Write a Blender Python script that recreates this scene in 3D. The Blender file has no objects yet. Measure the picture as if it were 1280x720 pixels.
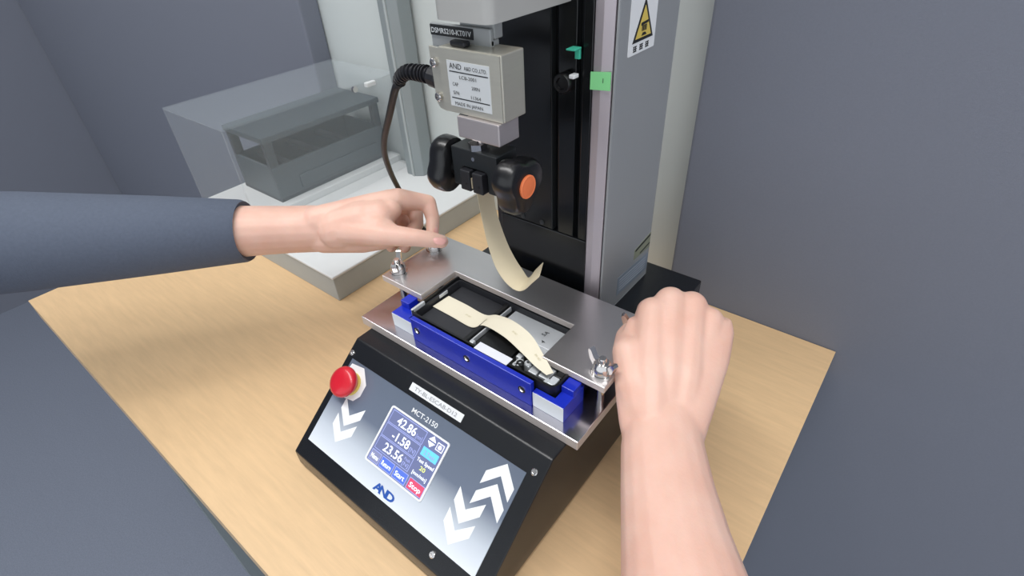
import bpy, bmesh, math, random
from mathutils import Vector, Matrix
random.seed(7)
scene = bpy.context.scene
COL = scene.collection
# ------------------------------------------------------------------ camera (pose solved from the plate edges)
PITCH, ROLL, YAW, FPX = .6484, -.0611, .7074, 667.15
CAM = Vector((.331, -.1856, .2904))
FWD = Vector((-math.sin(YAW)*math.cos(PITCH), math.cos(YAW)*math.cos(PITCH), -math.sin(PITCH)))
_r = Vector((math.cos(YAW), math.sin(YAW), 0)); _u = _r.cross(FWD)
RIGHT = _r*math.cos(ROLL) + _u*math.sin(ROLL); UP = -_r*math.sin(ROLL) + _u*math.cos(ROLL)
cd = bpy.data.cameras.new('camera'); cam = bpy.data.objects.new('camera', cd); COL.objects.link(cam)
cd.sensor_fit = 'HORIZONTAL'; cd.sensor_width = 36; cd.lens = 36*FPX/1280; cd.clip_start = .01; cd.clip_end = 50
m = Matrix((RIGHT, UP, -FWD)).transposed().to_4x4(); m.translation = CAM; cam.matrix_world = m
scene.camera = cam
# ------------------------------------------------------------------ world, lights, exposure
w = bpy.data.worlds.new('room_light'); scene.world = w; w.use_nodes = True
w.node_tree.nodes['Background'].inputs[0].default_value = (.89, .94, 1, 1)
w.node_tree.nodes['Background'].inputs[1].default_value = .85
def area(name, loc, sx, sy, power, col=(1, .985, .975), rot=(0, 0, 0)):
    d = bpy.data.lights.new(name, 'AREA'); d.shape = 'RECTANGLE'; d.size = sx; d.size_y = sy; d.energy = power; d.color = col
    o = bpy.data.objects.new(name, d); COL.objects.link(o); o.location = loc; o.rotation_euler = rot
    return o
area('ceiling_lamp_light', (.05, -.35, 1.70), 1.2, .30, 11)
area('ceiling_lamp_light', (-.9, -.35, 1.70), 1.2, .30, 8)
area('ceiling_lamp_light', (1.1, -.35, 1.70), 1.2, .30, 8)
vs = scene.view_settings
scene.display_settings.display_device = 'sRGB'
vs.view_transform = 'Standard'; vs.look = 'None'; vs.gamma = 1; vs.use_curve_mapping = False
vs.exposure = 0.43

# ------------------------------------------------------------------ helpers
def lin(c):
    return tuple((x/255/12.92 if x/255 <= .04045 else ((x/255+.055)/1.055)**2.4) for x in c) + (1,)
def mat(name, rgb, rough=.5, metal=0, var=.06, vscale=60, stretch=(1, 1, 1), bump=0, bscale=300, rvar=0, emit=0, coat=0, sss=0, spec=None):
    mt = bpy.data.materials.new(name); mt.use_nodes = True
    nt = mt.node_tree; b = nt.nodes['Principled BSDF']; N = nt.nodes.new; L = nt.links.new
    c = lin(rgb)
    b.inputs['Roughness'].default_value = rough; b.inputs['Metallic'].default_value = metal
    if spec is not None: b.inputs['Specular IOR Level'].default_value = spec
    if coat: b.inputs['Coat Weight'].default_value = coat; b.inputs['Coat Roughness'].default_value = .08
    if sss:
        b.inputs['Subsurface Weight'].default_value = sss; b.inputs['Subsurface Radius'].default_value = (1, .35, .2); b.inputs['Subsurface Scale'].default_value = .004
    tc = N('ShaderNodeTexCoord'); mp = N('ShaderNodeMapping'); mp.inputs['Scale'].default_value = stretch
    L(tc.outputs['Object'], mp.inputs['Vector'])
    nz = N('ShaderNodeTexNoise'); nz.inputs['Scale'].default_value = vscale; nz.inputs['Detail'].default_value = 4
    L(mp.outputs[0], nz.inputs['Vector'])
    mx = N('ShaderNodeMix'); mx.data_type = 'RGBA'
    mx.inputs[6].default_value = tuple(x*(1-var) for x in c[:3])+(1,); mx.inputs[7].default_value = tuple(min(1, x*(1+var)) for x in c[:3])+(1,)
    L(nz.outputs['Fac'], mx.inputs[0]); L(mx.outputs[2], b.inputs['Base Color'])
    if emit:
        L(mx.outputs[2], b.inputs['Emission Color']); b.inputs['Emission Strength'].default_value = emit
    if rvar:
        mr = N('ShaderNodeMapRange'); mr.inputs['To Min'].default_value = max(0, rough-rvar); mr.inputs['To Max'].default_value = rough+rvar
        L(nz.outputs['Fac'], mr.inputs['Value']); L(mr.outputs[0], b.inputs['Roughness'])
    if bump:
        n2 = N('ShaderNodeTexNoise'); n2.inputs['Scale'].default_value = bscale; n2.inputs['Detail'].default_value = 5
        L(mp.outputs[0], n2.inputs['Vector'])
        bp = N('ShaderNodeBump'); bp.inputs['Strength'].default_value = bump; bp.inputs['Distance'].default_value = .001
        L(n2.outputs['Fac'], bp.inputs['Height']); L(bp.outputs[0], b.inputs['Normal'])
    return mt
def obj(name, bm, m, parent=None, smooth=False, label=None, loc=None):
    """links a bmesh given in world coordinates as one mesh object under parent"""
    me = bpy.data.meshes.new(name)
    bmesh.ops.recalc_face_normals(bm, faces=bm.faces)
    o = bpy.data.objects.new(name, me); COL.objects.link(o)
    base = Vector((0, 0, 0))
    if parent:
        o.parent = parent; base = wloc(parent)
    cen = Vector(loc) if loc is not None else base
    bmesh.ops.translate(bm, verts=bm.verts, vec=-cen)
    o.location = cen - base
    bm.to_mesh(me); bm.free()
    for mm in (m if isinstance(m, (list, tuple)) else [m]): me.materials.append(mm)
    if smooth:
        for p in me.polygons: p.use_smooth = True
        try: me.set_sharp_from_angle(angle=math.radians(38))
        except Exception: pass
    if label: o['label'] = label
    return o
def wloc(o):
    v = Vector((0, 0, 0))
    while o: v += o.location; o = o.parent
    return v
def thing(name, label, cat, loc, group=None):
    o = bpy.data.objects.new(name, None); COL.objects.link(o); o.location = loc; o.empty_display_size = .02
    o['label'] = label; o['category'] = cat
    if group: o['group'] = group
    return o
def tag(o, label, cat, group=None):
    o['label'] = label; o['category'] = cat
    if group: o['group'] = group
    return o
def struct(name, bm, m):
    o = obj(name, bm, m); o['kind'] = 'structure'; return o
def box(bm, x0, x1, y0, y1, z0, z1, bev=0, seg=2):
    g = bmesh.ops.create_cube(bm, size=1)['verts']
    for v in g: v.co = Vector((x0+(v.co.x+.5)*(x1-x0), y0+(v.co.y+.5)*(y1-y0), z0+(v.co.z+.5)*(z1-z0)))
    if bev:
        es = list({e for v in g for e in v.link_edges})
        bmesh.ops.bevel(bm, geom=es, offset=bev, segments=seg, profile=.5, affect='EDGES')
    return bm
def bx(*a, **k): return box(bmesh.new(), *a, **k)
def prism(bm, poly, axis, a, b, bev=0, seg=2):
    """poly of 2-D points in the two other axes (order xyz without axis), extruded a..b along axis"""
    def P(p, t):
        return {'x': (t, p[0], p[1]), 'y': (p[0], t, p[1]), 'z': (p[0], p[1], t)}[axis]
    v0 = [bm.verts.new(P(p, a)) for p in poly]; v1 = [bm.verts.new(P(p, b)) for p in poly]
    f = [bm.faces.new(v0), bm.faces.new(v1[::-1])]; n = len(poly)
    for i in range(n): f.append(bm.faces.new((v0[i], v1[i], v1[(i+1) % n], v0[(i+1) % n])))
    bmesh.ops.recalc_face_normals(bm, faces=f)
    if bev:
        es = list({e for x in f for e in x.edges})
        bmesh.ops.bevel(bm, geom=es, offset=bev, segments=seg, profile=.5, affect='EDGES')
    return bm
def px_(*a, **k): return prism(bmesh.new(), *a, **k)
def frame(d):
    d = Vector(d).normalized(); a = Vector((0, 0, 1)) if abs(d.z) < .9 else Vector((1, 0, 0))
    u = d.cross(a).normalized(); return u, d.cross(u).normalized()
def lathe(bm, c, axis, prof, seg=24):
    """prof: list of (radius, offset along axis)"""
    c = Vector(c); d = Vector(axis).normalized(); u, v = frame(d); rings = []
    for r, t in prof:
        rings.append([bm.verts.new(c+d*t+(u*math.cos(2*math.pi*i/seg)+v*math.sin(2*math.pi*i/seg))*max(r, 1e-5)) for i in range(seg)])
    for a, b in zip(rings, rings[1:]):
        for i in range(seg): bm.faces.new((a[i], a[(i+1) % seg], b[(i+1) % seg], b[i]))
    bm.faces.new(rings[0][::-1]); bm.faces.new(rings[-1])
    return bm
def lt(*a, **k): return lathe(bmesh.new(), *a, **k)
def smooth_path(pts, n=8):
    P = [Vector(p) for p in pts]; P = [P[0]*2-P[1]]+P+[P[-1]*2-P[-2]]; out = []
    for i in range(1, len(P)-2):
        for k in range(n):
            t = k/n; a, b, c, d = P[i-1:i+3]
            out.append(.5*((2*b)+(c-a)*t+(2*a-5*b+4*c-d)*t*t+(3*b-a-3*c+d)*t**3))
    return out+[P[-2]]
def tube(bm, pts, rad, seg=10):
    pts = [Vector(p) for p in pts]; n = len(pts); rs = rad if isinstance(rad, (list, tuple)) else [rad]*n
    rings = []; u = None
    for i, p in enumerate(pts):
        d = (pts[min(i+1, n-1)]-pts[max(i-1, 0)]).normalized()
        if u is None: u, _ = frame(d)
        u = (u-d*u.dot(d)).normalized(); v = d.cross(u)
        rings.append([bm.verts.new(p+(u*math.cos(2*math.pi*k/seg)+v*math.sin(2*math.pi*k/seg))*rs[i]) for k in range(seg)])
    for a, b in zip(rings, rings[1:]):
        for i in range(seg): bm.faces.new((a[i], a[(i+1) % seg], b[(i+1) % seg], b[i]))
    bm.faces.new(rings[0][::-1]); bm.faces.new(rings[-1])
    return bm
def ribbon(A, B, th=.00018):
    """a paper strip between two edge curves, with thickness"""
    bm = bmesh.new(); n = len(A); T = []; Bt = []
    for i in range(n):
        i0, i1 = max(i-1, 0), min(i+1, n-1)
        nn = ((A[i1]-A[i0])+(B[i1]-B[i0])).cross(B[i]-A[i]).normalized()*th
        T.append((bm.verts.new(A[i]+nn), bm.verts.new(B[i]+nn))); Bt.append((bm.verts.new(A[i]-nn), bm.verts.new(B[i]-nn)))
    for i in range(n-1):
        bm.faces.new((T[i][0], T[i][1], T[i+1][1], T[i+1][0])); bm.faces.new((Bt[i][0], Bt[i+1][0], Bt[i+1][1], Bt[i][1]))
        bm.faces.new((T[i][0], T[i+1][0], Bt[i+1][0], Bt[i][0])); bm.faces.new((T[i][1], Bt[i][1], Bt[i+1][1], T[i+1][1]))
    bm.faces.new((T[0][0], Bt[0][0], Bt[0][1], T[0][1])); bm.faces.new((T[-1][0], T[-1][1], Bt[-1][1], Bt[-1][0]))
    return bm
def text_bm(s, origin, xd, yd, size, width=None, align='LEFT', th=.00012, shear=0, bold=0):
    cu = bpy.data.curves.new('lettering', 'FONT'); cu.body = s; cu.size = 1; cu.align_x = 'LEFT'; cu.resolution_u = 3; cu.shear = shear; cu.offset = bold
    o = bpy.data.objects.new('lettering_tmp', cu); COL.objects.link(o)
    me = bpy.data.meshes.new_from_object(o.evaluated_get(bpy.context.evaluated_depsgraph_get()))
    bpy.data.objects.remove(o); bm = bmesh.new(); bm.from_mesh(me); bpy.data.meshes.remove(me); bpy.data.curves.remove(cu)
    xs = [v.co.x for v in bm.verts]; x0, x1 = min(xs), max(xs)
    sx = size if width is None else width/(x1-x0); off = {'LEFT': 0, 'CENTER': .5, 'RIGHT': 1}[align]*(x1-x0)
    xd = Vector(xd).normalized(); yd = Vector(yd).normalized(); nd = xd.cross(yd)
    for v in bm.verts: v.co = Vector(origin)+xd*((v.co.x-x0-off)*sx)+yd*(v.co.y*size)+nd*th
    return bm
def plate_quad(bm, o, xd, yd, pts, t0, t1):
    """flat printed piece: polygon pts in the (xd,yd) plane at o, between heights t0..t1 along the normal"""
    o = Vector(o); xd = Vector(xd); yd = Vector(yd); nd = xd.cross(yd)
    a = [bm.verts.new(o+xd*p[0]+yd*p[1]+nd*t0) for p in pts]; b = [bm.verts.new(o+xd*p[0]+yd*p[1]+nd*t1) for p in pts]
    n = len(pts); bm.faces.new(a[::-1]); bm.faces.new(b)
    for i in range(n): bm.faces.new((a[i], a[(i+1) % n], b[(i+1) % n], b[i]))
    return bm
def pq(*a): return plate_quad(bmesh.new(), *a)
def copy_to(o, delta):
    c = o.copy(); COL.objects.link(c); c.location = o.location+Vector(delta); return c
def rrect(x0, x1, y0, y1, r, n=4):
    pts = []
    for cx, cy, a in ((x1-r, y1-r, 0), (x0+r, y1-r, 90), (x0+r, y0+r, 180), (x1-r, y0+r, 270)):
        for k in range(n+1):
            t = math.radians(a+90*k/n); pts.append((cx+r*math.cos(t), cy+r*math.sin(t)))
    return pts
def world_at(px, py, depth):
    """a point of the place, seen at px,py of the photograph, depth metres in front of the lens"""
    return CAM+(FWD+RIGHT*((px-640)/FPX)+UP*((360-py)/FPX))*depth

# ------------------------------------------------------------------ materials
WALL = mat('wall_paint', (206, 212, 210), .7, var=.02, vscale=8, bump=.05, bscale=400)
SLATE = mat('slate_panel', (120, 124, 136), .85, var=.05, vscale=500, bump=.15, bscale=900)
CARPET = mat('carpet', (128, 135, 150), .95, var=.2, vscale=300, bump=.4, bscale=500)
CEIL = mat('ceiling_paint', (228, 228, 224), .8, var=.02)
WOOD = mat('beech_wood', (224, 190, 146), .42, var=.13, vscale=30, stretch=(1, 9, 9), bump=.05, bscale=120)
BLACK = mat('black_paint', (22, 24, 28), .27, var=.15, vscale=250, bump=.12, bscale=1200)
BLACKTOP = mat('black_enamel', (20, 22, 26), .30, var=.1, bump=.05, bscale=900)
COVER = mat('black_cover', (13, 15, 17), .22, var=.1, vscale=40)
DEEP = mat('black_slot', (6, 6, 7), .5)
SILVER = mat('silver_profile', (192, 184, 190), .42, .6, var=.03, vscale=20, stretch=(8, 8, .5), rvar=.05)
SIDE = mat('grey_side_panel', (156, 159, 162), .32, .15, var=.03, vscale=15, rvar=.03)
ARMM = mat('cast_grey_enamel', (178, 178, 175), .5, .1, var=.03, vscale=40)
STEEL = mat('stainless_sheet', (206, 203, 190), .36, .7, var=.05, vscale=60, stretch=(1, 1, 12), rvar=.05)
BRACK = mat('bracket_grey', (164, 167, 168), .45, .2, var=.04)
ALU = mat('milled_block', (200, 192, 192), .38, .8, var=.04, vscale=90, stretch=(1, 1, 10))
PLATE = mat('brushed_steel_plate', (218, 215, 216), .35, 1, var=.03, vscale=90, stretch=(.6, 20, 1), rvar=.02)
EDGE = mat('plate_edge_reflection', (206, 196, 190), .5, .35, var=.04, vscale=200)  # reflected room and table light put into the side faces' base colour
PLATE2 = mat('polished_steel_plate', (208, 204, 210), .17, 1, var=.03, vscale=60, stretch=(1, 12, 1), rvar=.03)
CHROME = mat('chrome', (215, 212, 210), .14, 1, var=.03)
BLUE = mat('blue_block', (22, 44, 178), .3, .0, var=.08, vscale=120, coat=.3)
BLUEFACE = mat('milled_face', (228, 234, 238), .35, 0, var=.04, vscale=100)
ANOD = mat('black_anodised', (34, 37, 39), .4, .2, var=.1, vscale=200)
KNOB = mat('black_knob', (15, 15, 17), .3, var=.1, coat=.15)
ORANGE = mat('orange_cap', (240, 128, 78), .45, var=.04)
RUBBER = mat('black_rubber', (24, 25, 30), .45, var=.1)
PAPER = mat('cream_paper', (208, 195, 166), .7, var=.03, vscale=120, bump=.05)
PAPER2 = mat('cream_liner', (230, 222, 200), .65, var=.02, vscale=120)
PRINTP = mat('pale_print', (205, 196, 160), .7)
WHITE = mat('white_print', (236, 238, 240), .5, var=.015)
LABELM = mat('label_paper', (226, 228, 230), .55, var=.02)
LABELG = mat('label_grey', (206, 210, 212), .5, var=.02)
INK = mat('black_ink', (30, 32, 34), .55)
INKG = mat('grey_ink', (150, 152, 156), .6)
LOGOB = mat('blue_ink', (36, 84, 170), .5)
YELLOW = mat('warning_yellow', (222, 196, 96), .5)
REDBTN = mat('red_button', (206, 24, 44), .3, coat=.4)
TEAL = mat('teal_tab', (70, 190, 160), .4)
GREEN = mat('green_tape', (138, 222, 150), .55, var=.04)
PHONEB = mat('phone_black', (20, 21, 23), .38, var=.1, vscale=200)
PANELB = mat('phone_inner', (44, 45, 50), .5, var=.08, vscale=80)
PSILV = mat('phone_silver', (206, 210, 214), .4, .25, var=.04)
PWHITE = mat('phone_white', (226, 228, 236), .45)
SKIN = mat('skin', (228, 188, 170), .48, var=.06, vscale=45, bump=.12, bscale=420, sss=.25)
for nd in SKIN.node_tree.nodes:
    if nd.bl_idname == 'ShaderNodeMix': nd.inputs[6].default_value = lin((221, 170, 150)); nd.inputs[7].default_value = lin((235, 200, 184))
NAIL = mat('nail', (232, 176, 168), .28, var=.03)
SLEEVE = mat('slate_fabric', (88, 96, 112), .9, var=.12, vscale=400, bump=.3, bscale=700)
INSTW = mat('instrument_white', (222, 224, 224), .45, var=.02)
INSTG = mat('instrument_grey', (178, 184, 184), .5, var=.03)
POSTM = mat('post_grey', (150, 158, 160), .45, .2, var=.03, vscale=30)
TRAY = mat('tray_grey', (66, 75, 81), .5, var=.06)
TRAYD = mat('tray_dark', (44, 50, 56), .55, var=.06)
WIREM = mat('cable_sheath', (22, 22, 26), .5, var=.08)
GLOW = lambda n, c, e=.55: mat(n, c, .35, var=.01, emit=e)
LCDBG = GLOW('lcd_background', (96, 103, 138), .4); LCDLINE = GLOW('lcd_line', (140, 148, 196), .5); LCDTXT = GLOW('lcd_text', (230, 234, 244), .6)
LCDBLUE = GLOW('lcd_blue_button', (78, 104, 190), .4); LCDRED = GLOW('lcd_red_button', (190, 70, 100), .4); LCDCYAN = GLOW('lcd_cyan_button', (96, 180, 240), .5); LCDGREY = GLOW('lcd_grey_button', (120, 124, 156), .4); LCDYEL = GLOW('lcd_yellow_text', (214, 220, 130), .5)
def overlay_mat():
    mt = mat('panel_gradient_print', (120, 130, 145), .3, var=.02, coat=.25); nt = mt.node_tree; b = nt.nodes['Principled BSDF']
    tc = nt.nodes.new('ShaderNodeTexCoord'); sp = nt.nodes.new('ShaderNodeSeparateXYZ'); nt.links.new(tc.outputs['Generated'], sp.inputs[0])
    cr = nt.nodes.new('ShaderNodeValToRGB'); e = cr.color_ramp.elements      # Generated y: 0 = lower edge of the printed sheet
    e[0].position = 0; e[0].color = lin((226, 232, 240)); e[1].position = 1; e[1].color = lin((98, 108, 124))
    x = e.new(.25); x.color = lin((196, 204, 214)); x = e.new(.55); x.color = lin((106, 116, 134))
    nt.links.new(sp.outputs['Y'], cr.inputs[0]); nt.links.new(cr.outputs[0], b.inputs['Base Color']); return mt
OVER = overlay_mat()
def acrylic():
    mt = mat('clear_acrylic', (222, 232, 236), .06, var=.01); b = mt.node_tree.nodes['Principled BSDF']
    b.inputs['Alpha'].default_value = .10; return mt
ACRYL = acrylic()

# ------------------------------------------------------------------ the setting
ZT = -.0923                                        # table top
FL = -.82
struct('floor', bx(-3, 3, -3, .335, FL-.05, FL), CARPET)
struct('wall_back', bx(-3, 3, .335, .42, FL, 1.9), WALL)
struct('trim_2', bx(.152, 2.2, .300, .334, FL, 1.0, bev=.003), SLATE)      # slate partition panel standing beside the tester
struct('trim_1', bx(-1.995, -.462, .300, .334, FL, 1.0, bev=.003), SLATE)
struct('wall_left', bx(-2.1, -2.0, -3, .335, FL, 1.75), SLATE)
struct('ceiling', bx(-3, 3, -3, .42, 1.75, 1.8), CEIL)
t = thing('work_table', 'light beech wood table under the black testing machine', 'table', (-.1, .08, FL))
obj('table_top', px_([(-.475, -.165), (.33, -.165), (.33, .299), (.151, .299), (.151, .3345), (-.461, .3345), (-.461, .299), (-.475, .299)], 'z', ZT-.028, ZT), WOOD, t)
for lx in (-.44, .29):
    for ly in (-.13, .27): obj('leg', bx(lx-.02, lx+.02, ly-.02, ly+.02, FL, ZT-.028), POSTM, t)

# ------------------------------------------------------------------ testing machine
XB0, XB1 = .0099, .2112; Y1, Z1, Y2, Z2 = -.0151, -.0084, -.0973, -.0722
T = thing('tensile_tester', 'black benchtop force testing machine with sloped control panel and tall grey column', 'testing machine', (.11, .06, ZT))
base_poly = [(.223, ZT+.004), (.223, Z1), (Y1, Z1), (Y2, Z2), (Y2, ZT+.004)]
obj('base', px_(base_poly, 'x', XB0, XB1, bev=.0014, seg=5), BLACK, T, True, label='black painted wedge shaped base')
obj('kick_strip', bx(XB0+.003, XB1-.003, Y2+.004, .22, ZT, ZT+.004), DEEP, T)
PT = Vector((0, (Y2-Y1), (Z2-Z1))).normalized(); PX = Vector((1, 0, 0)); PU = -PT; PN = PX.cross(PU)
PO = Vector((0, Y1, Z1))
def S(x, s, h=0): return PO+PX*(x*.001)+PT*(s*.001)+PN*h
def pp(pts): return [(x*.001, -s*.001) for x, s in pts]
def onpanel(pts, h0, h1): return pq(PO, PX, PU, pp(pts), h0, h1)
# overlay sheet: rotate local so that Generated Y runs along the slope
def overlay():
    me_o = obj('control_panel', onpanel([(17.5, 89.5), (199, 89.5), (199, 16), (17.5, 16)], .0, .0006), OVER, None)
    R = Matrix((PX, PU, PN)).to_3x3()                 # world -> panel axes
    org = S(108, 52); 
    for v in me_o.data.vertices: v.co = R @ (v.co-org)
    me_o.parent = T; me_o.matrix_basis = Matrix.Translation(org-wloc(T)) @ R.transposed().to_4x4()
    me_o['label'] = 'printed grey gradient control panel with touch screen'
    return me_o
CP = overlay()
RP = Matrix((PX, PU, PN)).to_3x3(); ORG = S(108, 52)
def cp(name, bm, m, smooth=False, label=None):
    o = obj(name, bm, m, None, smooth, label)
    for v in o.data.vertices: v.co = RP @ (v.co-ORG)
    o.parent = CP; return o
h = .0006
def ring(outer, inner, h0, h1):
    bm = bmesh.new(); n = len(outer)
    def V(p, hh): return bm.verts.new(S(p[0], p[1], hh))
    ot = [V(p, h1) for p in outer]; it = [V(p, h1) for p in inner]; ob = [V(p, h0) for p in outer]; ib = [V(p, h0) for p in inner]
    for i in range(n):
        j = (i+1) % n
        bm.faces.new((ot[i], ot[j], it[j], it[i])); bm.faces.new((ot[i], ob[i], ob[j], ot[j])); bm.faces.new((it[i], it[j], ib[j], ib[i]))
    return bm
cp('screen_frame', ring(rrect(77.6, 138.8, 28.2, 73.4, 2), rrect(79, 137.4, 29.5, 72.1, 1), h, .0016), WHITE, label='white rounded outline around the screen')
cp('display', onpanel([(78.6, 72.5), (137.8, 72.5), (137.8, 29), (78.6, 29)], h, .0009), LCDBG, label='lit blue grey touch display')
h2 = .0009
def cell(name, x0, x1, s0, s1, m, b=None):
    cp(name, onpanel([(x0, s1), (x1, s1), (x1, s0), (x0, s0)], h2, h2+.0001), m)
    if b is not None:
        cp(name, onpanel([(x0+.5, s1-.5), (x1-.5, s1-.5), (x1-.5, s0+.5), (x0+.5, s0+.5)], h2+.0001, h2+.0002), b)
def word(s, x, sb, size, m, width=None, align='LEFT', hh=h2+.0003, name='lettering', bold=.012):
    cp(name, text_bm(s, S(x, sb, hh), PX, PU, size*.001, None if width is None else width*.001, align, bold=bold), m)
for i, (num, unit) in enumerate((('42.86', '[mm]'), ('-1.58', '[N]'), ('23.56', '[N]'))):
    s0 = 30.5+i*10.7; cell('display_cell', 80.5, 117.2, s0, s0+10.2, LCDLINE, LCDBG)
    word(num, 108.5, s0+8.2, 9.0, LCDTXT, 20 if i != 1 else 18, 'RIGHT')
    word(unit, 109.7, s0+8.0, 4.2 if i < 2 else 3.6, LCDLINE, 6.2)
word('Peak', 109.8, 56.2, 3.2, LCDLINE, 6)
for x0, x1, txt, mm in ((80, 90.6, 'Menu', LCDGREY), (91.6, 105.2, 'Return', LCDBLUE), (106.2, 119.8, 'Start', LCDBLUE), (121.4, 137, 'Stop', LCDRED)):
    cell('display_button', x0, x1, 63.2, 71.6, LCDLINE, mm); word(txt, (x0+x1)/2, 69.2, 5.0, LCDTXT, (x1-x0)*.72, 'CENTER')
cp('display_arrow', onpanel([(120.5, 33.8), (127.5, 33.8), (124, 30.2)], h2, h2+.0002), LCDTXT)
cp('display_arrow', onpanel([(120.5, 35), (124, 38.6), (127.5, 35)], h2, h2+.0002), LCDTXT)
cell('display_icon', 129, 135.6, 32, 37.6, LCDTXT, LCDGREY); cp('display_icon', onpanel([(x_*1.6+132.3, y_*1.6+34.8) for x_, y_ in [(math.cos(-k*.785), math.sin(-k*.785)) for k in range(8)]], h2+.0002, h2+.0003), LCDTXT)
cell('display_button', 119.6, 135.2, 40, 46.4, LCDCYAN); word('2.Test', 127.4, 45, 4.4, LCDLINE, 10.5, 'CENTER')
word('Test Speed', 127.8, 51, 3.6, LCDTXT, 16.5, 'CENTER'); word('20', 127.8, 55.6, 4.2, LCDYEL, 5.2, 'CENTER'); word('[mm/min]', 127.8, 60.4, 3.6, LCDTXT, 14, 'CENTER')
word('MCT-2150', 95.4, 25.2, 5.4, WHITE, 26.5, hh=h+.0001)
word('A', 96.5, 86.6, 8.2, LOGOB, 8.8, hh=h+.0001, bold=.035); word('N', 102.8, 86.6, 8.2, LOGOB, 8.0, hh=h+.00016, bold=.035); word('D', 109.8, 86.6, 8.2, LOGOB, 8.6, hh=h+.0001, bold=.035)
for s0 in (17.9, 32.6):
    cp('arrow_print', onpanel([(184.3, s0), (196.5, s0+11.4), (196.4, s0+20.8), (184, s0+9.1), (172.4, s0+20.9), (172.4, s0+11.5)][::-1], h, h+.0001), WHITE, label='white printed chevron')
for s0 in (47.8, 63):
    cp('arrow_print', onpanel([(160.6, s0), (160.8, s0+10), (172, s0+20.8), (183.6, s0+9), (183.7, s0), (171.8, s0+10.6)][::-1], h, h+.0001), WHITE, label='white printed chevron')
for s0 in (44, 58):
    cp('arrow_print', onpanel([(32.5, s0), (32.5, s0+9.5), (44, s0+20), (56, s0+9), (56, s0), (44, s0+11)][::-1], h, h+.0001), WHITE, label='white printed chevron')
cp('button_backing', onpanel([(27, 46.5), (40, 44), (44.3, 38), (44.3, 28), (34.1, 17.7), (20, 19.5), (18.2, 28), (18.2, 40)], h, h+.0001), WHITE, label='white printed hexagon behind the stop button')
cp('stop_button_collar', lt(S(30, 33.5, .0006), PN, [(.0095, 0), (.0095, .002), (.0090, .0025)]), YELLOW, True)
cp('stop_button', lt(S(30, 33.5, .0030), PN, [(.0085, 0), (.0105, .003), (.0125, .006), (.0126, .0082), (.0116, .0102), (.0090, .0116), (.004, .0120), (.0005, .0120)], seg=32), REDBTN, True, label='red mushroom stop button')
# asset label, panel screws
lab = obj('label_strip', onpanel([(83.2, 12.2), (137.3, 12.2), (137.3, 6), (83.2, 6)], .0, .0004), LABELM, T, label='white printed label strip above the screen')
obj('lettering', text_bm('TY-BL-ESCAB-D12', S(88, 10.6, .0006), PX, PU, .0042, .044), INKG, lab)
for x, s in ((165, 95.4), (203.6, 12.9), (14.0, 12.3)):
    sc_ = obj('panel_screw', lt(S(x, s), PN, [(.0024, 0), (.0024, .0009), (.0019, .0013), (.0012, .0013), (.0011, .0004)], 16), CHROME, T, True)
# column
YF = .12
obj('column', bx(.057, .1625, YF+.006, .2042, Z1, .62, bev=.001), SIDE, T)
obj('side_panel', bx(.1632, .1645, YF, .2042, Z1, .62, bev=.0012), SIDE, T, label='grey enamelled column side panel')
obj('side_groove', bx(.1618, .1634, YF+.0035, .14, Z1, .62), TRAYD, T)
pf = [(.1483, YF+.008), (.1483, YF), (.1548, YF-.0012), (.1620, YF), (.1620, YF+.008)]
obj('edge_profile', px_(pf, 'z', Z1, .62, bev=.0004), SILVER, T, label='bright silver aluminium edge profile')
obj('edge_profile', px_([(.2215-x, y) for x, y in [(.1625, YF+.008), (.1625, YF), (.158, YF), (.158, YF+.008)]], 'z', Z1, .62, bev=.0004), BLACK, T)
obj('column_face', bx(.0635, .1483, YF+.004, YF+.008, .06, .62), COVER, T, label='glossy black column face')
obj('lower_cover', bx(.0635, .1483, YF-.001, YF+.008, Z1, .0655, bev=.0008), COVER, T)
obj('slide_cover', bx(.0640, .1165, YF-.001, YF+.004, .0662, .62, bev=.0006), COVER, T, label='black sliding cover strip')
obj('slide_cover', bx(.1225, .1365, YF-.001, YF+.004, .0662, .62, bev=.0006), COVER, T)
obj('slide_cover', bx(.1412, .1481, YF-.001, YF+.004, .0662, .62, bev=.0006), COVER, T)
obj('cover_edge', bx(.1166, .1172, YF-.0012, YF+.004, .0662, .62), ANOD, T)
b0 = obj('cover_bolt', lt((.0875, YF-.001, .070), (0, -1, 0), [(.0021, 0), (.0021, .0006), (.0014, .0008)], 14), ANOD, T, True, loc=(.0875, YF-.001, .070))
copy_to(b0, (.0195, 0, 0)); 
kn = obj('limit_knob', lt((.1298, YF-.001, .1845), (0, -1, 0), [(.0062, 0), (.0066, .002), (.0066, .0065), (.0058, .0078), (.0040, .0078), (.0036, .0062)], 20), KNOB, T, True)
obj('limit_pointer', bx(.1345, .1385, YF-.007, YF-.001, .1880, .1905, bev=.0005), WHITE, T)
tb = bx(.1335, .1400, YF-.009, YF-.001, .2055, .2066, bev=.0003); box(tb, .1362, .1398, YF-.003, YF-.001, .1995, .2055, bev=.0003)
obj('limit_tab', tb, TEAL, T, label='small teal marker tab')
gt = bmesh.new()
plate_quad(gt, (0, YF, 0), Vector((1, 0, 0)), Vector((0, 0, 1)), [(.1476, .1818), (.1622, .1830), (.1622, .1943), (.1476, .1928)], .0013, .0018)
gt = obj('green_tape', gt, GREEN, T, label='piece of green masking tape on the column edge')
obj('lettering', text_bm('1', (.1568, YF-.0019, .1872), (1, 0, 0), (0, 0, 1), .0042), INK, gt)
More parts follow.
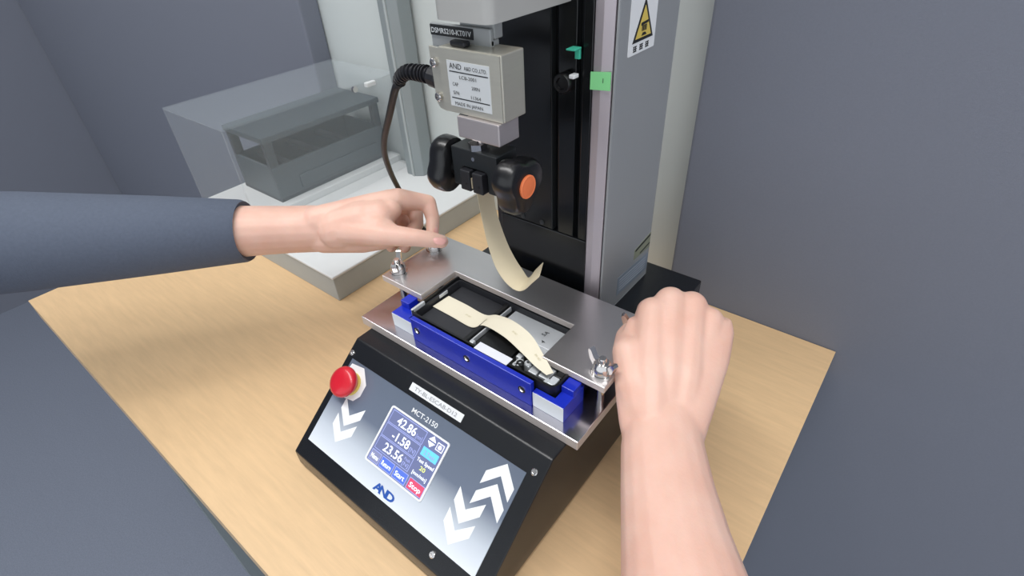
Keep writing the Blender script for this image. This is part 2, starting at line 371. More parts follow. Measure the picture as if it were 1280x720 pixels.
# warning sticker and lower sticker on the side panel
XS = .1645; SY = Vector((0, 1, 0)); SZ = Vector((0, 0, 1))
def onside(pts, h0, h1): return pq((XS, 0, 0), SY, SZ, pts, h0, h1)
ws = obj('warning_sticker', onside(rrect(.1335, .1690, .1995, .242, .001), 0, .0003), WHITE, T, label='white sticker with yellow warning triangle')
def tri(c, s, hh): return [(c[0]-s*.5, c[1]-s*.30), (c[0]+s*.5, c[1]-s*.30), (c[0], c[1]+s*.58)]
obj('warning_border', onside(tri((.1518, .2148), .0275, 0), .0003, .0005), INK, ws); obj('warning_triangle', onside(tri((.1518, .2147), .0205, 0), .0005, .0007), YELLOW, ws)
hb = onside([(.1475, .2155), (.1568, .2163), (.1568, .2178), (.1475, .2172)], .0007, .0009)
for k in range(4): plate_quad(hb, (XS, 0, 0), SY, SZ, [(.1487+k*.0017, .2122), (.1497+k*.0017, .2122), (.1499+k*.0017, .2156), (.1488+k*.0017, .2156)], .0007, .0009)
plate_quad(hb, (XS, 0, 0), SY, SZ, [(.1488, .2095), (.1555, .2095), (.1535, .2112), (.1503, .2112)], .0007, .0009)
obj('warning_symbol', hb, INK, ws)
for k, yy in enumerate((.1405, .1488, .1568)):
    g = onside([(yy, .2012), (yy+.0008, .2012), (yy+.0008, .2046), (yy, .2046)], .0003, .0005)
    plate_quad(g, (XS, 0, 0), SY, SZ, [(yy+.0022, .2012), (yy+.0030, .2012), (yy+.0030, .2046), (yy+.0022, .2046)], .0003, .0005)
    for zz in (.2012, .2026, .2040): plate_quad(g, (XS, 0, 0), SY, SZ, [(yy-.0006, zz), (yy+.0038, zz), (yy+.0038, zz+.0006), (yy-.0006, zz+.0006)], .0003, .0005)
    obj('lettering', g, INK, ws)
ls = obj('rating_sticker', onside([(.1470, .0015), (.2030, -.0020), (.2030, .0165), (.1470, .0200)], 0, .0002), mat('faded_foil', (150, 162, 176), .3, .4), T, label='faded foil rating sticker low on the side panel')
for k in range(5):
    zz = .0045+k*.0028; obj('printed_line', onside([(.1500, zz), (.1985, zz-.0028), (.1985, zz-.0018), (.1500, zz+.001)], .0002, .0003), mat('foil_line', (188, 196, 206), .35, .3), ls)
ls2 = obj('caution_label', onside([(.1740, .0235), (.2035, .0220), (.2035, .0375), (.1740, .0335)], 0, .0003), mat('dull_yellow_label', (138, 142, 122), .5), T, label='dull yellow caution label near the column rear')
obj('printed_line', onside([(.1755, .0312), (.2030, .0345), (.2030, .0365), (.1755, .0332)], .0003, .0005), INK, ls2); obj('printed_line', onside([(.1850, .0245), (.2030, .0262), (.2030, .0275), (.1850, .0258)], .0003, .0005), INK, ls2)
# crosshead arm
am = px_(rrect(.0895, .1315, .043, .130, .006, 5)[:], 'z', .2318, .272)
obj('crosshead_arm', am, ARMM, T, True, label='pale grey crosshead arm reaching out from the column')
obj('arm_mount', bx(.0930, .1192, .0601, .0680, .2205, .2318, bev=.0008), BRACK, T)

# ------------------------------------------------------------------ load cell
LC = thing('load_cell', 'square stainless load cell box with white label under the crosshead arm', 'load cell', (.112, .055, .165))
obj('mount_plate', bx(.0715, .1190, .0570, .0600, .2130, .2264, bev=.0006), BRACK, LC)
obj('mount_foot', bx(.0900, .1190, .0572, .0645, .2171, .2204, bev=.0006), BRACK, LC)
mk = obj('name_strip', bx(.0719, .1063, .0564, .0570, .2198, .2256), INK, LC, label='black strip with pale stamped lettering')
obj('lettering', text_bm('DSMRS210-KT01V', (.0730, .0563, .2213), (1, 0, 0), (0, 0, 1), .0040, .0322, bold=.02), LABELG, mk)
obj('housing', bx(.0885, .1358, .0450, .0655, .1800, .2172, bev=.0008), STEEL, LC, label='folded stainless steel housing')
obj('cover_plate', bx(.0890, .1353, .0442, .0450, .1803, .2168), STEEL, LC)
fl = px_([(.0815, .1845), (.0840, .1805), (.0900, .1795), (.0900, .2160), (.0805, .2166)], 'y', .0452, .0466, bev=.0002)
obj('side_flange', fl, STEEL, LC)
for zz, xx in ((.2080, .0846), (.1880, .0852)):
    obj('flange_screw', lt((xx, .0452, zz), (0, -1, 0), [(.0026, 0), (.0026, .0022), (.0020, .0028), (.0013, .0028), (.0012, .0012)], 16), CHROME, LC, True)
cpb = bx(.0955, .1075, .0475, .0530, .2172, .2206, bev=.0012); obj('rubber_plug', cpb, RUBBER, LC)
rl = obj('rating_label', pq((0, .0442, 0), Vector((1, 0, 0)), Vector((0, 0, 1)), [(.0952, .1845), (.1277, .1845), (.1277, .2108), (.0952, .2108)], 0, .0002), LABELG, LC, label='white rating label with small print')
def lc_t(s, x, z, size, wd): obj('lettering', text_bm(s, (x, .0439, z), (1, 0, 0), (0, 0, 1), size, wd), INK, rl)
lc_t('AND', .0972, .2065, .0044, .0095); lc_t('A&D CO.,LTD.', .1088, .2066, .0030, .0172)
lc_t('LCB-2001', .1045, .2012, .0028, .0130); lc_t('CAP', .0985, .1968, .0028, .0045); lc_t('200N', .1135, .1962, .0028, .0062); lc_t('S/N', .0985, .1918, .0028, .0045); lc_t('11364', .1125, .1908, .0028, .0075); lc_t('MADE IN JAPAN', .0990, .1855, .0028, .0220)
for zz in (.2045, .1893): obj('printed_line', pq((0, .0442, 0), Vector((1, 0, 0)), Vector((0, 0, 1)), [(.0967, zz), (.1265, zz), (.1265, zz+.0006), (.0967, zz+.0006)], .0002, .0003), INK, rl)
blk = bx(.1015, .1345, .0410, .0600, .1668, .1800, bev=.0007)
obj('coupling_block', blk, ALU, LC, label='milled aluminium coupling block'); obj('block_slot', bx(.1012, .1080, .0435, .0560, .1783, .1801), TRAYD, LC)
# cable gland and cable
g = bmesh.new(); gp = [Vector((.0805, .056, .1935)), Vector((.066, .056, .1955)), Vector((.0575, .056, .1953)), Vector((.046, .056, .1945)), Vector((.0375, .056, .1900)), Vector((.0335, .0565, .1845))]
obj('gland_nut', lt((.0812, .056, .1935), (-1, 0, .12), [(.0068, 0), (.0070, .005), (.0062, .0055), (.0066, .0065), (.0064, .013), (.0055, .0145)], 12), RUBBER, LC)
path = smooth_path(gp[1:], 6); tube(g, path, [.0046-.0016*i/len(path) for i in range(len(path))], 12)
obj('strain_relief', g, RUBBER, LC, True)
for i in range(2, len(path)-1, 2):
    d = (path[i+1]-path[i-1]).normalized(); r_ = .0060-.0017*i/len(path)
    obj('relief_rib', lt(path[i]-d*.0008, d, [(r_*.8, 0), (r_, .0004), (r_, .0012), (r_*.8, .0016)], 14), RUBBER, LC, True)
cb = [gp[-1], world_at(494, 112, .369), world_at(487, 143, .40), world_at(480, 178, .45), world_at(484, 204, .50), world_at(499, 237, .57), Vector((-.098, .165, -.03)), Vector((-.07, .21, -.085)), Vector((-.01, .25, -.0895)), Vector((.07, .27, -.0895))]
obj('cable', tube(bmesh.new(), smooth_path(cb, 8), .0027, 10), WIREM, LC, True, label='black signal cable')

# ------------------------------------------------------------------ screw clamp
GX, GY, GZ = .1136, .0485, .1450
G = thing('screw_clamp', 'black screw grip with three-lobed knobs hanging under the load cell', 'clamp', (GX, GY, .1345))
yf, yb = .0392, .0590
bp = [(.0950, .1345), (.1030, .1345), (.1030, .1470), (.1045, .1487), (.1226, .1487), (.1241, .1470), (.1241, .1345), (.1325, .1345), (.1325, .1605), (.0950, .1605)]
obj('clamp_body', px_(bp, 'y', yf, yb, bev=.0006), ANOD, G, label='black anodised yoke')
for s in (0, 1):
    x0, x1 = ((.1043, .1126), (.1147, .1230))[s]
    obj('jaw', bx(x0, x1, .0352, .0570, .1345, .1482, bev=.0007), RUBBER, G)
    obj('jaw_pin', lt(((x0+x1)/2+.001, .0352, .1395), (0, -1, 0), [(.0008, 0), (.0008, .0002)], 10), DEEP, G)
obj('hanger_bolt', lt((GX, GY, .1605), (0, 0, 1), [(.0030, 0), (.0030, .0068)], 16), CHROME, G, True)
obj('hanger_nut', lt((GX, GY-.004, .1605), (0, 0, 1), [(.0060, 0), (.0060, .0040)], 6), CHROME, G)
obj('front_screw', lt((.1136, yf, .1555), (0, -1, 0), [(.0013, 0), (.0013, .0004), (.0008, .0004)], 12), CHROME, G, True)
def knob_bm(xc, sgn, R=.0160, dep=.016, rot=0):
    bm = bmesh.new(); n = 36; prof = []
    for k in range(n):
        a = 2*math.pi*k/n+rot; prof.append((a, R*(.88+.12*math.cos(3*(a-rot))-.02*math.cos(6*(a-rot)))))
    rings = []
    for sc_, off in ((.80, 0), (.96, .0015), (1, .004), (1, dep*.7), (.93, dep*.9), (.82, dep)):
        rings.append([bm.verts.new((xc+sgn*off, GY-.002+math.cos(a)*r*sc_, GZ-.0015+math.sin(a)*r*sc_)) for a, r in prof])
    for A, B in zip(rings, rings[1:]):
        for i in range(n): bm.faces.new((A[i], A[(i+1) % n], B[(i+1) % n], B[i]))
    bm.faces.new(rings[0]); bm.faces.new(rings[-1][::-1]); return bm
for xc, sg in ((.0925, -1), (.1345, 1)):
    kb = obj('clamp_knob', knob_bm(xc, sg, rot=math.radians(18 if sg > 0 else 100), R=.0198, dep=.0150), KNOB, G, True, label='black three-lobed plastic knob')
    obj('knob_collar', lt((xc-sg*.0022, GY-.002, GZ-.0015), (sg, 0, 0), [(.0065, 0), (.0065, .0047)], 18), KNOB, G, True)
    if sg > 0:
        ocap = lt((xc+.0150, GY-.002, GZ-.0015), (1, 0, 0), [(.0074, 0), (.0074, .0010), (.0067, .0015), (.0056, .0012), (.0053, .0013), (.001, .0013)], 28)
        obj('knob_cap', ocap, ORANGE, kb, True, label='orange round cap')
    else: obj('knob_cap', lt((xc-.0150, GY-.002, GZ-.0015), (-1, 0, 0), [(.0080, 0), (.0080, .0010), (.0072, .0015), (.001, .0015)], 28), ORANGE, kb, True)

# ------------------------------------------------------------------ clamping fixture
FX = thing('clamping_fixture', 'two-plate steel clamping fixture with blue side blocks and wing nuts on the machine base', 'fixture', (.11, .055, Z1))
def edged(bm):
    bmesh.ops.recalc_face_normals(bm, faces=bm.faces)
    for f in bm.faces: f.material_index = 1 if abs(f.normal.z) < .5 else 0
    return bm
obj('lower_plate', edged(bx(0, .22, 0, .112, Z1, 0, bev=.0006)), [PLATE2, EDGE], FX, label='polished steel lower plate')
UZ0, UZ1 = .0202, .0257
up_poly = [(0, .0297), (.0485, .0297), (.0485, .0705), (.1705, .0705), (.1705, .0297), (.2207, .0297), (.2207, .1079), (0, .1079)]
obj('upper_plate', edged(px_(up_poly, 'z', UZ0, UZ1, bev=.0005)), [PLATE, EDGE], FX, label='brushed steel upper plate with a rectangular notch')
def wing_nut(x, y, ang, bare=False):
    so = obj('standoff', lt((x, y, 0), (0, 0, 1), [(.0030, 0), (.0030, UZ0), (.0030, UZ1+.012), (.0024, UZ1+.0135)], 14), CHROME if y < .05 else ANOD, FX, True)
    obj('washer', lt((x, y, UZ1), (0, 0, 1), [(.0076, 0), (.0076, .0011)], 20), CHROME, FX, True)
    bm = lathe(bmesh.new(), (x, y, UZ1+.0011), (0, 0, 1), [(.0068, 0), (.0068, .0026), (.0060, .0068), (.0046, .0086)], 18)
    ca, sa = math.cos(ang), math.sin(ang)
    for s in (-1, 1):
        prof = [(.0028, .001), (.0066, .0022), (.0104, .0066), (.0120, .0124), (.0108, .0142), (.0088, .0130), (.0064, .0090), (.0028, .0072)]
        th = .0020; A = [bm.verts.new((x+s*p*ca-th*sa, y+s*p*sa+th*ca, UZ1+.0011+z)) for p, z in prof]; B = [bm.verts.new((x+s*p*ca+th*sa, y+s*p*sa-th*ca, UZ1+.0011+z)) for p, z in prof]
        n = len(prof); fs = [bm.faces.new(A), bm.faces.new(B[::-1])]
        for i in range(n): bm.faces.new((A[i], B[i], B[(i+1) % n], A[(i+1) % n]))
    o = obj('wing_nut', bm, CHROME, FX, True, label='chromed wing nut')
wing_nut(.0087, .0418, math.radians(-52)); wing_nut(.2120, .0410, math.radians(165)); wing_nut(.0087, .0850, math.radians(30)); wing_nut(.2120, .0900, math.radians(20))
def two_tone(bm):
    bmesh.ops.recalc_face_normals(bm, faces=bm.faces)
    for f in bm.faces: f.material_index = 1 if f.normal.y < -.9 else 0
    return bm
obj('blue_bed', bx(.0505, .1932, .0110, .078, 0, .0085), BLUE, FX)
fp = obj('front_rail', bx(.0588, .1775, .0068, .0108, 0, .0220, bev=.0004), BLUE, FX, label='long blue front rail with three screws')
for x in (.0655, .1185, .1700):
    obj('rail_screw', lt((x, .0068, .0125), (0, -1, 0), [(.0031, 0), (.0031, .0006), (.0020, .0006), (.0018, .0001)], 14), CHROME, fp)
lb = px_([(.0325, .0090), (.0586, .0090), (.0586, .0126), (.0500, .0126), (.0500, .0330), (.0325, .0330)], 'z', 0, .0140, bev=.0004); obj('blue_block', two_tone(lb), [BLUE, BLUEFACE], FX)
obj('block_lug', bx(.0330, .0430, .0200, .0300, .0138, .0200, bev=.0004), BLUE, FX)
rb = px_([(.1780, .0078), (.2035, .0078), (.2035, .0330), (.1937, .0330), (.1937, .0126), (.1780, .0126)], 'z', 0, .0140, bev=.0004); obj('blue_block', two_tone(rb), [BLUE, BLUEFACE], FX)
obj('block_lug', bx(.1935, .2033, .0200, .0300, .0138, .0195, bev=.0004), BLUE, FX)

# ------------------------------------------------------------------ phone shell in the fixture
PH = thing('phone_shell', 'opened black phone shell lying in the blue fixture', 'phone', (.12, .045, .0085))
PX0, PX1, PY0, PY1 = .0505, .1930, .0130, .0735; PT_ = .0215
def frame_bm(x0, x1, y0, y1, r, t, z0, z1):
    bm = bmesh.new(); o = rrect(x0, x1, y0, y1, r, 5); i = rrect(x0+t, x1-t, y0+t, y1-t, max(r-t, .0005), 5); n = len(o)
    ot = [bm.verts.new((*p, z1)) for p in o]; ob = [bm.verts.new((*p, z0)) for p in o]; it = [bm.verts.new((*p, z1)) for p in i]; ib = [bm.verts.new((*p, z0)) for p in i]
    for k in range(n):
        j = (k+1) % n
        for q in ((ot[k], ot[j], it[j], it[k]), (ob[k], ob[j], ot[j], ot[k]), (it[k], it[j], ib[j], ib[k]), (ob[k], ib[k], ib[j], ob[j])): bm.faces.new(q)
    return bm
obj('shell_frame', frame_bm(PX0, PX1, PY0, PY1, .006, .0016, .0090, PT_), PHONEB, PH, True, label='black rim of the phone shell')
obj('shell_lip', frame_bm(PX0+.0018, PX1-.0018, PY0+.0018, PY1-.0018, .0045, .0016, .0090, PT_-.0028), PANELB, PH, True)
obj('shell_floor', bx(PX0+.001, PX1-.001, PY0+.001, PY1-.001, .0086, .0105), PHONEB, PH)
obj('battery_panel', bx(.0555, .1040, .0205, .0700, .0105, .0128, bev=.0005), PANELB, PH, label='dark grey flat inner panel')
obj('side_ledge', bx(.0555, .1040, .0150, .0200, .0105, .0140, bev=.0004), PHONEB, PH)
obj('metal_bracket', bx(.0510, .0532, .0150, .0290, .0150, .0220, bev=.0006), PSILV, PH, label='silver bracket along the short side')
obj('metal_bracket', bx(.0525, .0545, .0440, .0540, .0150, .0185, bev=.0006), PSILV, PH)
obj('divider', bx(.1045, .1085, .0150, .0715, .0105, .0165, bev=.0006), PHONEB, PH)
obj('divider', bx(.1092, .1105, .0200, .0715, .0105, .0150, bev=.0004), PSILV, PH)
obj('shield_plate', px_([(.1150, .0480), (.1640, .0480), (.1640, .0700), (.1150, .0700)], 'z', .0105, .0135, bev=.0005), PSILV, PH, label='silver shield plate with black markings')
obj('shield_plate', bx(.1450, .1640, .0360, .0480, .0105, .0133, bev=.0005), PSILV, PH)
obj('round_cutout', lt((.1290, .0490, .0120), (0, 0, 1), [(.0070, 0), (.0070, .0019)], 24), PHONEB, PH, True)
for s_, x, y, z in (('5', .1540, .0440, .0136), ('4', .1560, .0510, .0138), ('5A', .1520, .0580, .0138)):
    obj('lettering', text_bm(s_, (x, y, z), (.25, 1, 0), (-1, .25, 0), .0050), INK, PH)
obj('white_strip', bx(.1225, .1530, .0112, .0188, .0216, .0222, bev=.0002), PWHITE, PH, label='white strip label inside the shell')
obj('board', bx(.1120, .1440, .0215, .0460, .0105, .0122, bev=.0004), PHONEB, PH)
obj('contact_pad', bx(.1105, .1140, .0185, .0225, .0120, .0160, bev=.0008), PSILV, PH); obj('contact_pad', bx(.0985, .1010, .0155, .0180, .0138, .0160, bev=.0008), PSILV, PH)
cmps = [(.1495, .1530, .0160, .0205, .0185, PHONEB), (.1535, .1580, .0190, .0250, .0190, PSILV), (.1500, .1545, .0255, .0300, .0180, PSILV), (.1560, .1620, .0140, .0180, .0195, PHONEB), (.1590, .1640, .0225, .0290, .0172, PSILV),
        (.1650, .1720, .0200, .0300, .0165, PSILV), (.1650, .1800, .0135, .0180, .0185, PHONEB), (.1740, .1820, .0200, .0320, .0175, PSILV), (.1850, .1905, .0150, .0230, .0215, PSILV), (.1850, .1905, .0240, .0300, .0205, PHONEB), (.1815, .1845, .0150, .0200, .0200, PSILV)]
for x0, x1, y0, y1, z1, mm in cmps: obj('component', bx(x0, x1, y0, y1, .0105, z1, bev=.0006), mm, PH)
for x, y, z in ((.1560, .0180, .0185), (.1575, .0210, .0190), (.1615, .0255, .0175)):
    obj('screw_boss', lt((x, y, .0105), (0, 0, 1), [(.0030, 0), (.0030, z-.0105), (.0022, z-.0095), (.0012, z-.0095), (.0011, z-.0108)], 16), PHONEB if z > .0186 else PSILV, PH, True)

# ------------------------------------------------------------------ paper strips
def onz(px, py, z):
    d = FWD+RIGHT*((px-640)/FPX)+UP*((360-py)/FPX); return CAM+d*((z-CAM.z)/d.z)
def ony(px, py, y):
    d = FWD+RIGHT*((px-640)/FPX)+UP*((360-py)/FPX); return CAM+d*((y-CAM.y)/d.y)
A = [onz(*p) for p in ((561, 370, .0138), (583, 381, .0135), (606, 393.5, .0140), (622, 394, .0190), (643, 402, .0240), (664, 419, .0265), (678, 441, .0250), (692, 466, .0225))]
B = [onz(*p) for p in ((541, 383, .0138), (565, 396, .0135), (589, 409, .0138), (605, 407, .0175), (630, 421, .0220), (652, 441, .0235), (668, 457, .0225), (683, 469, .0222))]
A = smooth_path(A, 6); B = smooth_path(B, 6)
st = tag(obj('adhesive_strip', ribbon(A, B), PAPER2, None, True), 'cream paper strip arching over the open phone shell', 'paper strip')
for i, wd in ((8, .006), (15, .004), (25, .006), (34, .007)):
    p = A[i].lerp(B[i], .55); q = A[i+2].lerp(B[i+2], .55); xd = (q-p).normalized(); yd = (A[i]-B[i]).normalized(); nn = xd.cross(yd).normalized(); yd = nn.cross(xd)
    obj('lettering', text_bm('3M 467', p+nn*.00035, xd, yd, .0022, wd), PRINTP, st)
LTp = [(596, 238), (600, 262), (605, 285), (611, 310), (620, 335), (632, 353), (645, 363), (655, 362.5), (665, 354), (674, 346)]
RTp = [(617, 241), (620, 262), (627, 285), (636, 308), (645, 325), (653, 337), (659, 346), (663, 346), (669, 338), (679, 328)]
top = [Vector((.11365, .0410, .1440)), Vector((.11365, .0560, .1440))]
A = smooth_path([top[0]]+[ony(*p, .041) for p in LTp], 6); B = smooth_path([top[1]]+[ony(*p, .056) for p in RTp], 6)
for P_ in (A, B):
    for v in P_:
        if v.z > .1345: v.x = .11365
        if v.z > .1365 and v.y < .045: v.y = .0357
tag(obj('hanging_strip', ribbon(A, B), PAPER, None, True), 'cream paper strip hanging from the black clamp and curling up at its end', 'paper strip')

# ------------------------------------------------------------------ neighbouring instrument behind on the left
I = thing('acrylic_enclosure', 'white instrument with clear acrylic cover beside the back wall', 'instrument', (-.30, .19, ZT))
IZ = -.0575
obj('skirt', bx(-.452, -.149, .062, .330, ZT, IZ-.004, bev=.001), INSTG, I, label='grey lower skirt')
obj('deck', bx(-.453, -.148, .061, .331, IZ-.004, IZ, bev=.0015), INSTW, I, label='white top deck')
obj('inner_deck', bx(-.452, -.328, .062, .330, IZ, IZ+.010, bev=.001), INSTW, I)
obj('post', px_([(-.281, .300), (-.262, .300), (-.252, .308), (-.252, .330), (-.281, .330)], 'z', IZ, .70, bev=.001), POSTM, I, label='tall grey upright post')
obj('post', bx(-.268, -.264, .2985, .3005, IZ, .70), INSTG, I)
AC = [(-.302, -.300, .064, .326, IZ, .082), (-.450, -.302, .064, .066, IZ, .082), (-.450, -.300, .064, .326, .082, .084), (-.450, -.302, .324, .326, IZ, .082)]
for a in AC: obj('acrylic_panel', bx(*a), ACRYL, I, label='clear acrylic sheet')
obj('hinge', lt((-.2995, .250, .080), (1, 0, 0), [(.004, 0), (.004, .004)], 14), CHROME, I, True); obj('hinge', bx(-.300, -.293, .268, .284, .078, .084, bev=.001), INSTW, I)
K = thing('sample_tray', 'dark grey open tray unit inside the clear acrylic cover', 'tray', (-.385, .22, IZ+.010))
z0 = IZ+.010; ya, yz = .125, .316
obj('tray_bin', bx(-.440, -.343, ya, yz, z0, z0+.004), TRAYD, K)
for a in ((-.347, -.343, ya, yz), (-.440, -.436, ya, yz), (-.436, -.347, ya, ya+.004), (-.436, -.347, yz-.004, yz)): obj('tray_wall', bx(a[0], a[1], a[2], a[3], z0+.004, z0+.050, bev=.0008), TRAY, K)
obj('tray_rib', bx(-.3432, -.3405, .160, .298, z0+.010, z0+.028, bev=.0008), TRAY, K)
for y in (.155, .205, .255): obj('tray_slat', bx(-.436, -.347, y, y+.012, z0+.036, z0+.042), TRAYD, K)
for x in (-.351, -.440):
    for y in (ya, yz-.012): obj('upright', bx(x, x+.008, y, y+.012, z0+.050, z0+.084, bev=.001), TRAYD, K)
obj('top_shelf', bx(-.442, -.341, ya-.002, yz+.002, z0+.084, z0+.092, bev=.001), TRAY, K)

# ------------------------------------------------------------------ the operator's arms
def remeshed(name, bm, m, parent, voxel=.0012, it=9, label=None):
    o = obj(name, bm, m, None)
    md = o.modifiers.new('r', 'REMESH'); md.mode = 'VOXEL'; md.voxel_size = voxel
    ms = o.modifiers.new('s', 'SMOOTH'); ms.factor = .6; ms.iterations = it
    me = bpy.data.meshes.new_from_object(o.evaluated_get(bpy.context.evaluated_depsgraph_get()))
    o.modifiers.clear(); old = o.data; o.data = me; bpy.data.meshes.remove(old); me.name = name
    for p in me.polygons: p.use_smooth = True
    if not me.materials: me.materials.append(m)
    base = wloc(parent); o.parent = parent
    for v in me.vertices: v.co -= base
    if label: o['label'] = label
    return o
def capsule(bm, a, b, ra, rb, seg=14):
    """closed rounded cone"""
    a = Vector(a); b = Vector(b); d = b-a; L = d.length
    if L < 1e-6: return
    d /= L; prof = []
    for k in range(5):
        t = math.pi/2*(k/5); prof.append((ra*math.sin(t) if k else .0002, -ra*math.cos(t)))
    prof.append((ra, 0)); prof.append((rb, L))
    for k in range(1, 6):
        t = math.pi/2*(k/5); prof.append((rb*math.cos(t) if k < 5 else .0002, L+rb*math.sin(t)))
    lathe(bm, a, d, prof, seg)
def chain(bm, joints):
    for (p, r), (q, s) in zip(joints, joints[1:]): capsule(bm, p, q, r, s)
def J(*l): return [(world_at(px, py, d), r) for px, py, d, r in l]
def limb(bm, secs, seg=20):
    """elliptic sections: (centre, half width along a, half width along b), a and b given vectors"""
    rings = []
    for c, a, b in secs: rings.append([bm.verts.new(c+a*math.cos(2*math.pi*k/seg)+b*math.sin(2*math.pi*k/seg)) for k in range(seg)])
    for A_, B_ in zip(rings, rings[1:]):
        for i in range(seg): bm.faces.new((A_[i], A_[(i+1) % seg], B_[(i+1) % seg], B_[i]))
    bm.faces.new(rings[0][::-1]); bm.faces.new(rings[-1])
PERS = thing('person', 'operator in slate sleeves, both bare hands tightening the wing nuts', 'person', (.12, -.42, FL))
# left arm: comes in from the left, thumb and index pinching the rear left wing nut
bm = bmesh.new()
chain(bm, J((432, 288, .482, .0135), (480, 293.5, .470, .0105), (519, 297, .470, .0080), (538, 299.5, .473, .0075), (552, 302, .476, .0062)))
chain(bm, J((398, 276, .490, .0140), (470, 257, .492, .0125), (497, 249, .495, .0105), (535, 253.5, .505, .0078), (541, 273, .503, .0067), (540.5, 297, .495, .0058)))
chain(bm, J((396, 277, .505, .0140), (466, 258, .512, .0125), (487, 250, .515, .0105), (519, 262, .532, .0080), (521, 281, .523, .0068), (510, 295, .508, .0060)))
chain(bm, J((394, 282, .518, .0140), (456, 265, .528, .0120), (476, 257, .532, .0100), (505, 276, .545, .0076), (509, 297, .530, .0068), (506, 309, .508, .0058)))
chain(bm, J((392, 288, .528, .0130), (448, 273, .543, .0110), (464, 266, .548, .0092), (488, 288, .550, .0068), (494, 303, .535, .0060), (489, 309, .515, .0052)))
chain(bm, J((405, 296, .500, .0155), (455, 296, .492, .0150), (486, 296, .490, .0110)))
chain(bm, J((405, 290, .515, .0150), (455, 285, .520, .0140)))
chain(bm, J((425, 286, .490, .0200), (455, 277, .486, .0195), (474, 270, .484, .0150), (488, 262, .487, .0105)))   # web between thumb and index
chain(bm, J((455, 282, .482, .0160), (474, 284, .476, .0120), (490, 291, .474, .0085)))
chain(bm, J((440, 275, .500, .0180), (480, 258, .502, .0140)))
dn = (world_at(438, 283, .5)-world_at(300, 287, .488)).normalized(); va = UP.copy(); va = (va-dn*va.dot(dn)).normalized(); vb = dn.cross(va)
secs = []
for px, py, d, ra, rb in ((452, 280, .507, .0120, .0150), (428, 285, .507, .0200, .0250), (395, 286, .507, .0222, .0285), (365, 287, .505, .0222, .0290), (335, 288, .500, .0228, .0295), (310, 289, .497, .0235, .0300), (200, 294, .480, .0310, .0360), (40, 302, .455, .0370, .0400), (-120, 310, .43, .038, .041)):
    secs.append((world_at(px, py, d), va*ra, vb*rb))
limb(bm, secs)
LA = remeshed('arm', bm, SKIN, PERS, label='bare left hand and forearm reaching in from the left')
def nail(c, ax, nrm, w_, l_, parent):
    ax = Vector(ax).normalized(); nrm = Vector(nrm).normalized(); nrm = (nrm-ax*nrm.dot(ax)).normalized(); sd = ax.cross(nrm)
    bm = bmesh.new(); bmesh.ops.create_uvsphere(bm, u_segments=16, v_segments=10, radius=1)
    for v in bm.verts: v.co = Vector(c)+ax*(v.co.x*l_)+sd*(v.co.y*w_)+nrm*(v.co.z*.0016-.0022*v.co.y**2)
    obj('fingernail', bm, NAIL, parent, True)
tip = world_at(549.5, 299.5, .4695); nail(tip, world_at(552, 302, .476)-world_at(538, 299.5, .473), -FWD*.8+UP*.7, .0048, .0066, LA)
tip = world_at(546, 291, .4935); nail(tip, world_at(540.5, 297, .495)-world_at(541, 273, .503), RIGHT+UP*.1+FWD*.15, .0040, .0056, LA)
sl = bmesh.new(); secs = []
for px, py, d, ra, rb in ((306, 289, .4965, .0250, .0320), (309, 289, .497, .0275, .0345), (304, 289, .496, .0290, .0360), (200, 294, .480, .0350, .0400), (40, 302, .455, .0420, .0450), (-125, 310, .43, .046, .048)):
    secs.append((world_at(px, py, d), va*ra, vb*rb))
limb(sl, secs, 28); obj('sleeve', sl, SLEEVE, PERS, True, label='slate grey sleeve of the left arm')
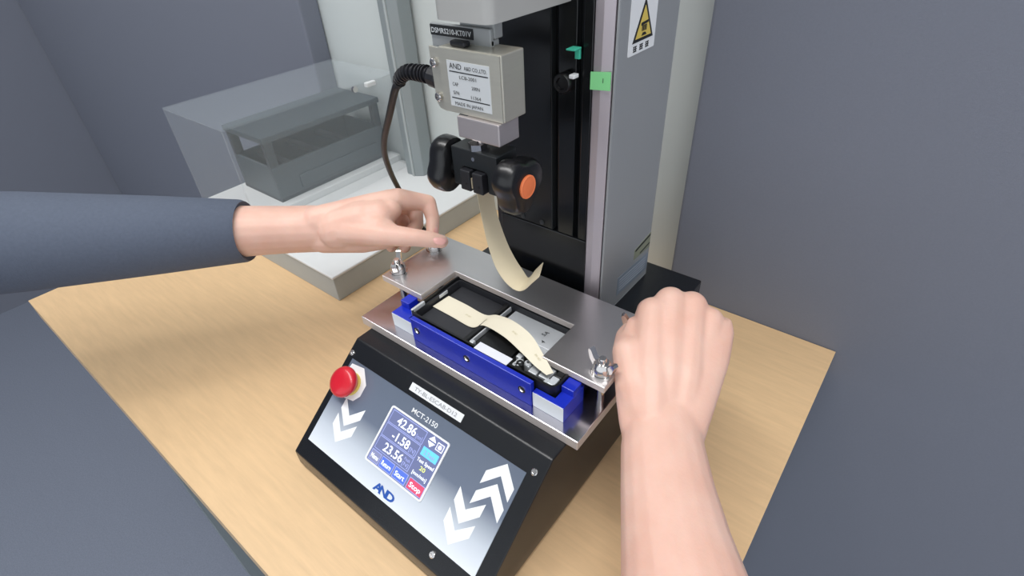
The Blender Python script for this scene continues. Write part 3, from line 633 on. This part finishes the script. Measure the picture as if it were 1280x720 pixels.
# right arm: comes up from the lower right, back of the hand to the camera
bm = bmesh.new()
va = RIGHT.copy(); vb = (FWD*.95+UP*.3).normalized(); secs = []
for px, py, d, ra, rb in ((828, 590, .336, .0120, .0060), (828, 562, .338, .0240, .0165), (829, 530, .343, .0285, .0195), (833, 495, .3505, .0335, .0188), (841, 450, .3600, .0380, .0182), (848, 415, .3680, .0385, .0160), (850, 398, .3720, .0360, .0120)):
    secs.append((world_at(px, py, d), va*ra, vb*rb))
limb(bm, secs, 24)
chain(bm, J((812, 532, .340, .0140), (812, 470, .352, .0150), (816, 391, .372, .0112), (811, 388, .400, .0090), (803, 402, .405, .0075), (800, 411, .393, .0065)))
chain(bm, J((825, 545, .342, .0140), (832, 465, .354, .0150), (838, 379, .375, .0118), (836, 378, .408, .0092), (828, 400, .415, .0078), (820, 415, .402, .0068)))
chain(bm, J((842, 545, .342, .0140), (854, 468, .354, .0145), (864, 384, .375, .0115), (864, 386, .408, .0090), (855, 410, .415, .0076), (845, 425, .402, .0066)))
chain(bm, J((850, 545, .344, .0120), (872, 475, .355, .0130), (886, 402, .372, .0105), (886, 408, .400, .0080), (878, 428, .408, .0068), (868, 440, .398, .0060)))
chain(bm, J((814, 550, .341, .0160), (797, 484, .352, .0150), (786, 440, .362, .0113), (784, 422, .378, .0085), (793, 408, .393, .0072)))
chain(bm, J((825, 500, .362, .0170), (842, 440, .380, .0160)))
chain(bm, J((800, 470, .365, .0140), (815, 420, .380, .0130)))
dn = (world_at(846, 720, .28)-world_at(822, 560, .332)).normalized(); va = RIGHT.copy(); va = (va-dn*va.dot(dn)).normalized(); vb = dn.cross(va)
secs = []
for px, py, d, ra, rb in ((830, 490, .352, .0150, .0080), (828, 520, .346, .0245, .0165), (828, 560, .334, .0260, .0200), (834, 610, .318, .0278, .0215), (844, 670, .300, .0305, .0240), (858, 740, .282, .0345, .0280), (885, 850, .255, .0380, .0320), (930, 1000, .225, .0400, .0340)):
    secs.append((world_at(px, py, d), va*ra, vb*rb))
limb(bm, secs)
RA = remeshed('arm', bm, SKIN, PERS, label='bare right hand and forearm reaching in from the lower right')
